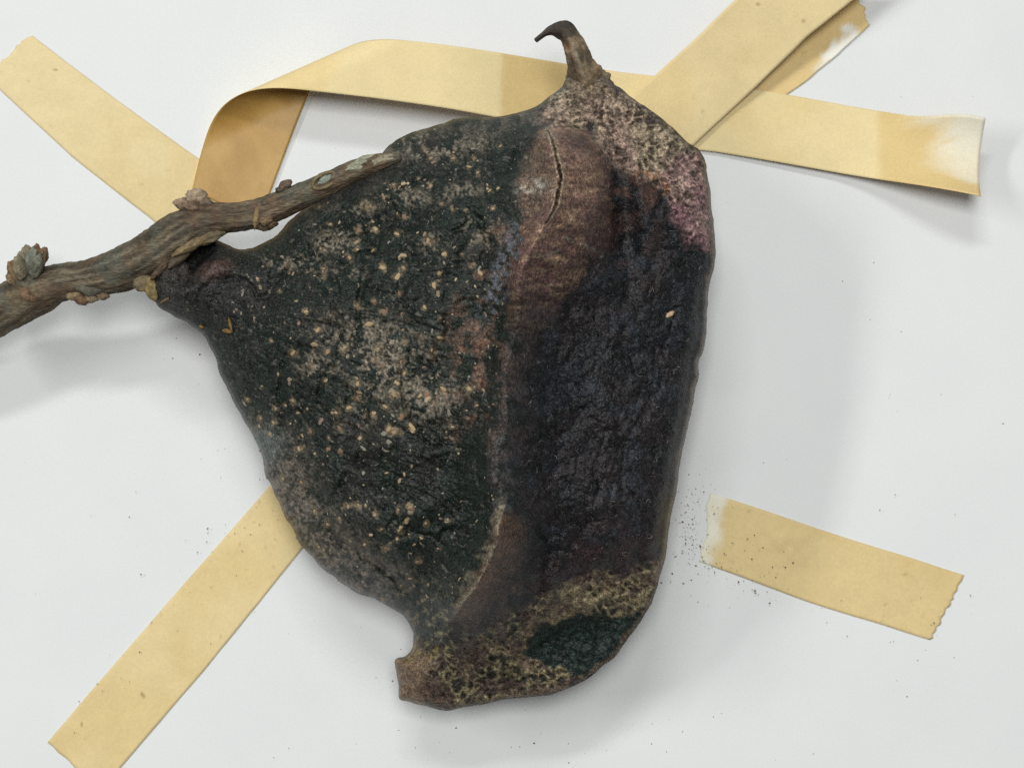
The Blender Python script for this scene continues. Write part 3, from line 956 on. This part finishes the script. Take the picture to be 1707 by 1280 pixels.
# small ones, too many to count, as one part
vs_, fs_, cs_ = [], [], []
base = 0
while len(cs_) < 380 * 7:
    u = rg.uniform(380, 860)
    v = rg.uniform(200, 1050)
    h = surf(u, v)
    if h is None:
        continue
    sd = u - np.interp(v, RID[:, 0], RID[:, 1])
    dens = 0.25 + 0.75 * float(vn(np.array([u]), np.array([v]), 90, 611)[0])
    if sd > -15 or rg.random() > dens:
        continue
    pt, nn, zz = h
    s = rg.gamma(3.0, 0.5) + 0.7
    qn = Vector(nn).to_track_quat('Z', 'Y').to_matrix()
    el = 1 + rg.random() * 1.2
    a0 = rg.random() * 6.28
    ca, sa = math.cos(a0), math.sin(a0)
    cc = lin([(166, 146, 116), (142, 124, 100), (122, 104, 90), (132, 128, 114)][rg.integers(4)])
    for k in range(6):
        a = k * math.pi / 3
        x, y = s * el * math.cos(a), s * math.sin(a)
        w_ = qn @ Vector((x * ca - y * sa, x * sa + y * ca, -0.3 * s))
        vs_.append(tuple(np.array(pt) + np.array(w_) * K))
        cs_.append(cc)
    w_ = qn @ Vector((0, 0, 0.55 * s))
    vs_.append(tuple(np.array(pt) + np.array(w_) * K))
    cs_.append(cc)
    for k in range(6):
        fs_.append((base + k, base + (k + 1) % 6, base + 6))
    base += 7
o = mesh_obj('small_lenticels', vs_, fs_, M_FLAKE, fruit, np.array(cs_))
o['kind'] = 'stuff'

# pale fibres clinging to the skin
vs_, fs_, cs_ = [], [], []
for _ in range(300):
    u = rg.uniform(420, 1170)
    v = rg.uniform(230, 1040)
    L_ = rg.uniform(3, 11)
    a = rg.uniform(0, 6.28)
    da = rg.uniform(-0.5, 0.5)
    pts = []
    x, y = u, v
    for k in range(6):
        h = surf(x, y)
        if h is None:
            break
        pts.append(W(np.float64(x), np.float64(y), np.float64(h[2] + 1.6)))
        x += math.cos(a) * L_ / 5
        y += math.sin(a) * L_ / 5
        a += da
    if len(pts) < 6:
        continue
    cc = lin((150, 148, 146)) * rg.uniform(0.35, 1.0)
    b0 = len(vs_)
    hw = rg.uniform(0.25, 0.45) * K
    for k, p_ in enumerate(pts):
        d = pts[min(k + 1, 5)] - pts[max(k - 1, 0)]
        n_ = np.array([-d[1], d[0], 0]) / (np.hypot(d[0], d[1]) + 1e-12)
        for off in (n_ * hw, np.array([0, 0, hw]), -n_ * hw):
            vs_.append(tuple(p_ + off))
            cs_.append(cc)
    for k in range(5):
        for j in range(3):
            a_, b_ = b0 + 3 * k + j, b0 + 3 * k + (j + 1) % 3
            fs_.append((a_, b_, b_ + 3, a_ + 3))
o = mesh_obj('surface_fibres', vs_, fs_, M_FLAKE, fruit, np.array(cs_))
o['kind'] = 'stuff'


# ------------------------------------------------------------------ swept tubes, knobs and scales
def sweep(name, path, mat, parent, colfun, nring=40, step=3.0, shape=None, cap=True):
    """path rows: u, v, z, r"""
    p = smooth_poly(path, 8, False)
    XY = W(p[:, 0], p[:, 1], p[:, 2]) / K
    R = p[:, 3] * (1 - p[:, 2] / H)
    s = np.r_[0, np.cumsum(np.linalg.norm(np.diff(XY, axis=0), axis=1))]
    m = int(s[-1] / step) + 2
    t = np.linspace(0, s[-1], m)
    P = np.stack([np.interp(t, s, XY[:, k]) for k in range(3)], -1)
    R = np.interp(t, s, R)
    T = np.gradient(P, axis=0)
    T /= np.linalg.norm(T, axis=1, keepdims=True)
    up = np.array([0, 0, 1.0])
    X = np.cross(T, up)
    X /= np.linalg.norm(X, axis=1, keepdims=True) + 1e-9
    Y = np.cross(X, T)
    th = np.linspace(0, 2 * math.pi, nring, endpoint=False)
    TH, TT = np.meshgrid(th, t, indexing='xy')
    RR = np.repeat(R[:, None], nring, 1)
    if shape:
        RR = shape(RR, TH, TT, s[-1])
    Vv = P[:, None] + RR[..., None] * (np.cos(TH)[..., None] * X[:, None] + np.sin(TH)[..., None] * Y[:, None])
    Vv = Vv.reshape(-1, 3)
    idx = np.arange(m * nring).reshape(m, nring)
    a = idx[:-1]
    b = idx[1:]
    F = np.stack([a, np.roll(a, -1, 1), np.roll(b, -1, 1), b], -1).reshape(-1, 4).tolist()
    col = colfun(TH.ravel(), TT.ravel(), Vv)
    Vl = Vv.tolist()
    if cap:
        for row, rev in ((0, True), (m - 1, False)):
            Vl.append(P[row].tolist())
            col = np.concatenate([col, col[row * nring:row * nring + 1]])
            c_ = len(Vl) - 1
            for k in range(nring):
                f = (int(idx[row, k]), int(idx[row, (k + 1) % nring]), c_)
                F.append(f[::-1] if rev else f)
    return mesh_obj(name, np.array(Vl) * K, [tuple(f) for f in F], mat, parent, col)


def knob(name, u, v, z, axes, rot, colr, parent, seed, amp=0.25, nz=3.0, mat=None, res=(30, 18), tilt=(0, 0), cup=0.0):
    """rough noise-shaped lump or scale; axes in units, rot about the vertical in degrees, tilt about own x and y"""
    a = np.linspace(0, 2 * math.pi, res[0], endpoint=False)
    b = np.linspace(-math.pi / 2, math.pi / 2, res[1] + 1)[1:-1]
    A, Bb = np.meshgrid(a, b, indexing='xy')
    x = np.cos(A) * np.cos(Bb)
    y = np.sin(A) * np.cos(Bb)
    zz = np.sin(Bb)
    pts = np.stack([x.ravel(), y.ravel(), zz.ravel()], 1)
    pts = np.concatenate([pts, [[0, 0, -1], [0, 0, 1]]])
    d = 1 + amp * 2 * (fbm(pts[:, 0] * 10 + pts[:, 2] * 6, pts[:, 1] * 10 - pts[:, 2] * 5, 10 / nz, seed, 3) - 0.5)
    c = np.tile(lin(colr), (len(pts), 1)) * (0.6 + 0.8 * fbm(pts[:, 0] * 10 + 40, pts[:, 1] * 10 + pts[:, 2] * 8, 4, seed + 3, 3))[:, None]
    pts[:, 1] *= 1 - 0.35 * np.clip(pts[:, 0], -1, 1) ** 2
    pts = pts * (d + 0.10 * (vn(pts[:, 1] * 9 + 20, pts[:, 0] * 2 + 20, 1, seed + 8) - 0.5))[:, None] * np.asarray(axes, float)
    if cup:
        pts[:, 2] += cup * ((pts[:, 0] / axes[0]) ** 2 + (pts[:, 1] / axes[1]) ** 2)
    M = Matrix.Rotation(-math.radians(rot), 3, 'Z') @ Matrix.Rotation(math.radians(tilt[0]), 3, 'X') @ Matrix.Rotation(math.radians(tilt[1]), 3, 'Y')
    pts = pts @ np.array(M).T
    n = res[0]
    m = len(b)
    idx = np.arange(m * n).reshape(m, n)
    F = []
    for i in range(m - 1):
        for j in range(n):
            k = (j + 1) % n
            F.append((int(idx[i, j]), int(idx[i, k]), int(idx[i + 1, k]), int(idx[i + 1, j])))
    for j in range(n):
        k = (j + 1) % n
        F.append((int(idx[0, k]), int(idx[0, j]), m * n))
        F.append((int(idx[-1, j]), int(idx[-1, k]), m * n + 1))
    V3 = pts * K + W(np.float64(u), np.float64(v), np.float64(z))
    return mesh_obj(name, V3, F, mat or M_FLAKE, parent, c)


# upper horn, hooked at the tip
def horn_col(TH, TT, V3):
    c = np.tile(lin((146, 127, 102)), (len(TH), 1))
    n = fbm(TT, TH * 14, 16, 711, 3)
    c = mixc(c, lin((98, 86, 70)), S(0.45, 0.65, n))
    c = mixc(c, lin((132, 98, 70)), S(0.55, 0.7, fbm(TT, TH * 9, 24, 713, 3)) * 0.7)
    c = mixc(c, lin((62, 56, 48)), S(150, 185, TT))
    nn_ = fbm(TT, TH * 20, 9, 717, 3)
    c = mixc(c, lin((142, 130, 106)), (1 - S(50, 95, TT + (nn_ - 0.5) * 60)) * 0.8)
    c = mixc(c, lin((86, 80, 66)), (1 - S(60, 110, TT)) * S(0.42, 0.58, nn_) * 0.9)
    c = c * (0.6 + 0.8 * fbm(TT * 0.4, TH * 22, 6, 719, 3))[:, None]
    rl = np.exp(-((TH - 1.75) / 0.13) ** 2) * S(100, 120, TT) * (1 - S(160, 180, TT))
    return mixc(c, lin((150, 138, 118)), rl * 0.8)


def horn_shape(R, TH, TT, L):
    k = 1 + 0.2 * np.cos(3 * (TH - 1.75)) * S(20, 60, TT) * (1 - S(L * 0.85, L, TT) * 0.7)
    return R * k * (1 + 0.28 * (fbm(TT, TH * 12, 14, 715, 3) - 0.5) + 0.3 * (fbm(TT * 0.15, TH * 16, 7, 716, 3) - 0.5))


h0 = surf(990, 172)[2]
h = sweep('horn', [(1006, 200, h0 - 90, 34), (991, 162, 196, 35), (980, 138, 219, 30), (971, 114, 250, 20.5), (964, 95, 264, 18.5), (957, 77, 270, 16), (949, 61, 274, 15.5), (942, 51, 276, 15.5),
                   (931, 50, 274, 13.5), (919, 51, 270, 8.5), (909, 56, 266, 5.2), (901, 62, 262, 4.5), (893, 68, 258, 4.2)], M_FLAKE, fruit, horn_col, 36, 2.0, horn_shape)
h['label'] = 'slender brown upper horn hooked at its tip'


# twig
def twig_shape(R, TH, TT, L):
    rib = fbm(TH * 22, TT * 0.05, 9, 721, 3) - 0.5
    lump = fbm(TH * 8, TT, 34, 723, 3) - 0.5
    fine = vn(TH * 24, TT * 0.5, 3.5, 725) - 0.5
    rdg = 1 - np.abs(2 * fbm(TH * 26 + TT * 0.03, TT * 0.025, 6, 727, 2) - 1)
    return R * (1 + 0.16 * rib + 0.20 * lump + 0.05 * fine + 0.17 * (rdg - 0.7))


def twig_col(TH, TT, V3):
    c = np.tile(lin((98, 86, 68)), (len(TH), 1))
    f = fbm(TH * 30, TT * 0.12, 8, 731, 4)
    c = mixc(c, lin((66, 60, 50)), S(0.45, 0.62, f) * 0.9)
    c = mixc(c, lin((128, 118, 100)), S(0.56, 0.72, fbm(TH * 30, TT * 0.1, 6, 733, 3)) * 0.6)
    c = mixc(c, lin((96, 76, 60)), S(0.5, 0.68, fbm(TH * 12, TT, 36, 735, 3)) * 0.55)
    c = mixc(c, lin((82, 88, 78)), S(0.52, 0.7, fbm(TH * 12, TT, 28, 737, 3)) * 0.5)
    return np.clip(c, 0.01, 1)


twig = sweep('twig', [(-70, 555, 120, 37), (-30, 536, 128, 38), (0, 519, 134, 37), (40, 496, 140, 37), (70, 482, 145, 36), (100, 471, 150, 31), (150, 463, 160, 31), (200, 450, 172, 34), (250, 425, 186, 36.5),
                      (295, 393, 200, 36), (330, 373, 210, 31), (365, 364, 218, 25.5), (400, 361, 224, 24), (430, 356, 230, 23), (455, 347, 236, 24), (500, 327, 246, 21), (550, 304, 258, 20), (600, 281, 270, 17),
                      (640, 268, 282, 13), (668, 262, 288, 6)], M_BARK, thing, twig_col, 72, 2.2, twig_shape)
twig['label'] = 'ribbed grey-brown twig with bud scars'

BR = (120, 104, 82)
# bud cluster at far left: overlapping dry scales on a short spur
knob('spur', 52, 468, 158, (30, 28, 20), 20, (96, 92, 78), twig, 801, 0.2)
for k, (u, v, z, a, b, r, c) in enumerate([(34, 446, 188, 22, 12, 255, (120, 112, 92)), (60, 444, 188, 22, 12, 284, (104, 104, 90)), (48, 430, 180, 20, 13, 272, (126, 116, 96)), (70, 428, 168, 18, 10, 296, (112, 90, 68)),
                                           (24, 455, 170, 20, 9, 250, (128, 106, 78)), (38, 440, 178, 24, 9, 265, (134, 126, 104)), (52, 436, 184, 25, 10, 278, (112, 116, 104)), (66, 438, 180, 23, 9, 290, (108, 94, 72)),
                                           (30, 452, 160, 22, 9, 240, (120, 96, 72)), (60, 424, 172, 17, 8, 285, (130, 102, 78)), (44, 424, 172, 16, 7, 268, (138, 112, 84)), (20, 466, 168, 14, 8, 235, (122, 102, 78)),
                                           (42, 490, 176, 13, 8, 40, (124, 102, 78)), (52, 496, 174, 12, 7, 20, (112, 90, 68))]):
    knob('bud_scale', u, v, z, (a, b, 8), r, c, twig, 810 + k, 0.3, 2.5, tilt=(20 - 8 * (k % 5), -25))
# leaf scar shield below the twig
knob('leaf_scar', 150, 478, 176, (26, 15, 12), 6, (92, 88, 76), twig, 831, 0.2)
for k, (u, v, a, b, c) in enumerate([(124, 492, 13, 9, (134, 116, 88)), (138, 500, 13, 9, (108, 84, 62)), (152, 497, 11, 8, (136, 122, 98)), (168, 491, 14, 9, (118, 102, 80)), (164, 470, 20, 5, (70, 58, 46))]):
    knob('bud_scale', u, v, 168, (a, b, 9), -12 + 10 * k, c, twig, 840 + k, 0.3)
# corky scar on the upper side
for k, (u, v, z, a, b, c, r) in enumerate([(308, 341, 222, 17, 10, (140, 120, 100), 10), (326, 328, 228, 17, 12, (150, 132, 110), -10), (342, 338, 226, 14, 9, (104, 90, 76), 20), (318, 344, 230, 14, 7, (132, 110, 92), 15),
                                           (352, 345, 222, 12, 8, (92, 84, 72), 25)]):
    knob('corky_scar', u, v, z, (a, b, 9), r, c, twig, 860 + k, 0.35, 3.5)
# node with small scales under the twig, stub and ring scar towards the tip
for k, (u, v, z, a, b, c, r) in enumerate([(428, 362, 248, 6, 20, (128, 108, 78), 8), (442, 370, 236, 20, 14, (98, 84, 66), -15), (444, 366, 248, 14, 10, (120, 100, 76), -20), (452, 374, 240, 11, 7, (106, 88, 70), -15), (476, 309, 250, 13, 8, (98, 82, 70), -35),
                                           (468, 316, 250, 9, 6, (84, 74, 62), -20)]):
    knob('bud_scale', u, v, z, (a, b, 8), r, c, twig, 880 + k, 0.35, 3.0)


def ring(name, u, v, z, a, b, rot, tub, colr, parent, seed):
    th = np.linspace(0, 2 * math.pi, 26, endpoint=False)
    ph = np.linspace(0, 2 * math.pi, 7, endpoint=False)
    r = math.radians(rot)
    V3, F = [], []
    for i, t in enumerate(th):
        wv_ = tub * (0.75 + 0.5 * float(vn(np.array([t * 3]), np.array([seed * 1.7]), 1.0, seed)[0]))
        for q_ in ph:
            x = (a + wv_ * math.cos(q_)) * math.cos(t)
            y = (b + wv_ * math.cos(q_)) * math.sin(t)
            V3.append((x * math.cos(r) - y * math.sin(r), x * math.sin(r) + y * math.cos(r), wv_ * math.sin(q_)))
    for i in range(26):
        for j in range(7):
            i2, j2 = (i + 1) % 26, (j + 1) % 7
            F.append((i * 7 + j, i2 * 7 + j, i2 * 7 + j2, i * 7 + j2))
    V3 = np.array(V3) * K + W(np.float64(u), np.float64(v), np.float64(z))
    c = np.tile(lin(colr), (len(V3), 1))
    return mesh_obj(name, V3, F, M_FLAKE, parent, c)


rs = ring('ring_scar', 541, 301, 275, 20, 10, 28, 3.0, (112, 100, 74), twig, 5)
knob('scar_centre', 544, 299, 272, (15, 7, 5), -28, (128, 134, 122), twig, 895, 0.25)
li = knob('lichen_patch', 606, 272, 281, (30, 10, 7), -24, (150, 150, 130), twig, 897, 0.35, 4)
knob('lichen_patch', 640, 266, 290, (20, 7, 6), -16, (146, 140, 118), twig, 899, 0.35, 4)
# stalk: where the fruit joins the twig, flanked by scale-like rims
for k, (u, v, z, a, b, c, r) in enumerate([(318, 410, 232, 34, 8, (118, 102, 74), -27), (350, 397, 230, 26, 9, (98, 88, 68), -22), (268, 448, 216, 24, 6, (84, 70, 54), -48), (254, 482, 205, 11, 20, (120, 104, 68), -15),
                                           (240, 472, 200, 18, 14, (108, 96, 74), -20), (283, 497, 218, 17, 3.2, (122, 96, 70), -28), (300, 428, 222, 26, 9, (84, 74, 58), -40)]):
    knob('stalk_scale', u, v, z, (a, b, 7), r, c, twig, 910 + k, 0.3, 2.5)
knob('stalk_scale', 290, 464, 208, (26, 30, 12), 10, (50, 46, 42), twig, 926, 0.6, 4.0, M_SKIN)
for k, (u, v, a, b, r) in enumerate([(384, 541, 2.4, 11, -14), (379, 552, 8, 3.4, 12), (336, 545, 4, 2.4, 30)]):
    s_ = surf(u, v) or (0, 0, 190)
    knob('dry_flake', u, v, s_[2] + 4, (a, b, 3), r, (124, 96, 54), fruit, 930 + k, 0.3)
s_ = surf(1117, 524)
knob('dry_flake', 1117, 524, s_[2] + 3, (8, 4, 3), -35, (186, 158, 128), fruit, 940, 0.2)

# ------------------------------------------------------------------ crumbs shed on the sheet and tape
vs_, fs_, cs_ = [], [], []
spots = []
for (a, b, su, sv, n) in [(1150, 880, 22, 40, 120), (1190, 940, 60, 20, 90), (1148, 860, 14, 50, 60), (1250, 985, 60, 24, 26), (1550, 1060, 70, 40, 16), (1165, 815, 40, 8, 10), (650, 1130, 10, 40, 4), (430, 760, 60, 90, 10), (300, 950, 120, 90, 14),
                          (900, 1230, 260, 40, 30), (320, 560, 30, 40, 8), (1450, 700, 160, 200, 14)]:
    for _ in range(n):
        spots.append((rg.normal(a, su), rg.normal(b, sv), rg.gamma(2.0, 0.75) + 0.8))
for _ in range(70):
    spots.append((rg.uniform(0, 1707), rg.uniform(0, 1280), rg.gamma(1.6, 0.5) + 0.6))
spots += [(392, 888, 3), (352, 978, 2.6), (336, 1006, 2.8), (347, 888, 2.6), (376, 888, 2.6), (410, 948, 2.6), (352, 1072, 3.4), (1672, 706, 3.6), (1617, 992, 3.2), (1228, 950, 3), (654, 1135, 3.6), (668, 1082, 3.2), (692, 1245, 3),
          (1087, 1206, 3), (1138, 1219, 3), (1111, 1252, 3), (330, 920, 3), (216, 861, 3)]
spots += [(rg.uniform(90, 480), 0, rg.gamma(2, 0.9) + 1.0) for _ in range(34)]
spots = [(u, v if v else 1330 - 1.13 * u + rg.uniform(-40, 60), s_) for (u, v, s_) in spots]
OUTX = np.array(OUT)
for (u, v, s) in spots:
    if inside(OUT, np.array([u]), np.array([v]))[0]:
        continue
    b0 = len(vs_)
    z0 = 5.0 if (u < 520 and v > 780) or (u > 1165 and 800 < v < 1070) else 0.4
    pp = rg.normal(0, 1, (6, 3))
    pp = np.array([(1, 0, 0), (0, 1, 0), (-1, 0, 0), (0, -1, 0), (0, 0, 0.9), (0, 0, -0.3)]) * rg.uniform(0.5, 1.3, (6, 1)) * s + rg.normal(0, 0.2, (6, 3)) * s
    pp *= 0.42
    pp[:, 2] = np.maximum(pp[:, 2], -0.2) + z0
    cc = lin([(120, 106, 90), (132, 116, 96), (108, 100, 90), (142, 122, 96)][rg.integers(4)])
    for x in pp:
        vs_.append(((u - CX + x[0]) * K, -(v - CY + x[1]) * K, x[2] * K))
        cs_.append(cc)
    for f in [(0, 1, 4), (1, 2, 4), (2, 3, 4), (3, 0, 4), (1, 0, 5), (2, 1, 5), (3, 2, 5), (0, 3, 5)]:
        fs_.append(tuple(b0 + k for k in f))
o = mesh_obj('crumbs', vs_, fs_, M_FLAKE, None, np.array(cs_), smooth=False)
tag(o, 'fine dark crumbs scattered over the paper and tape', None, None, 'stuff')
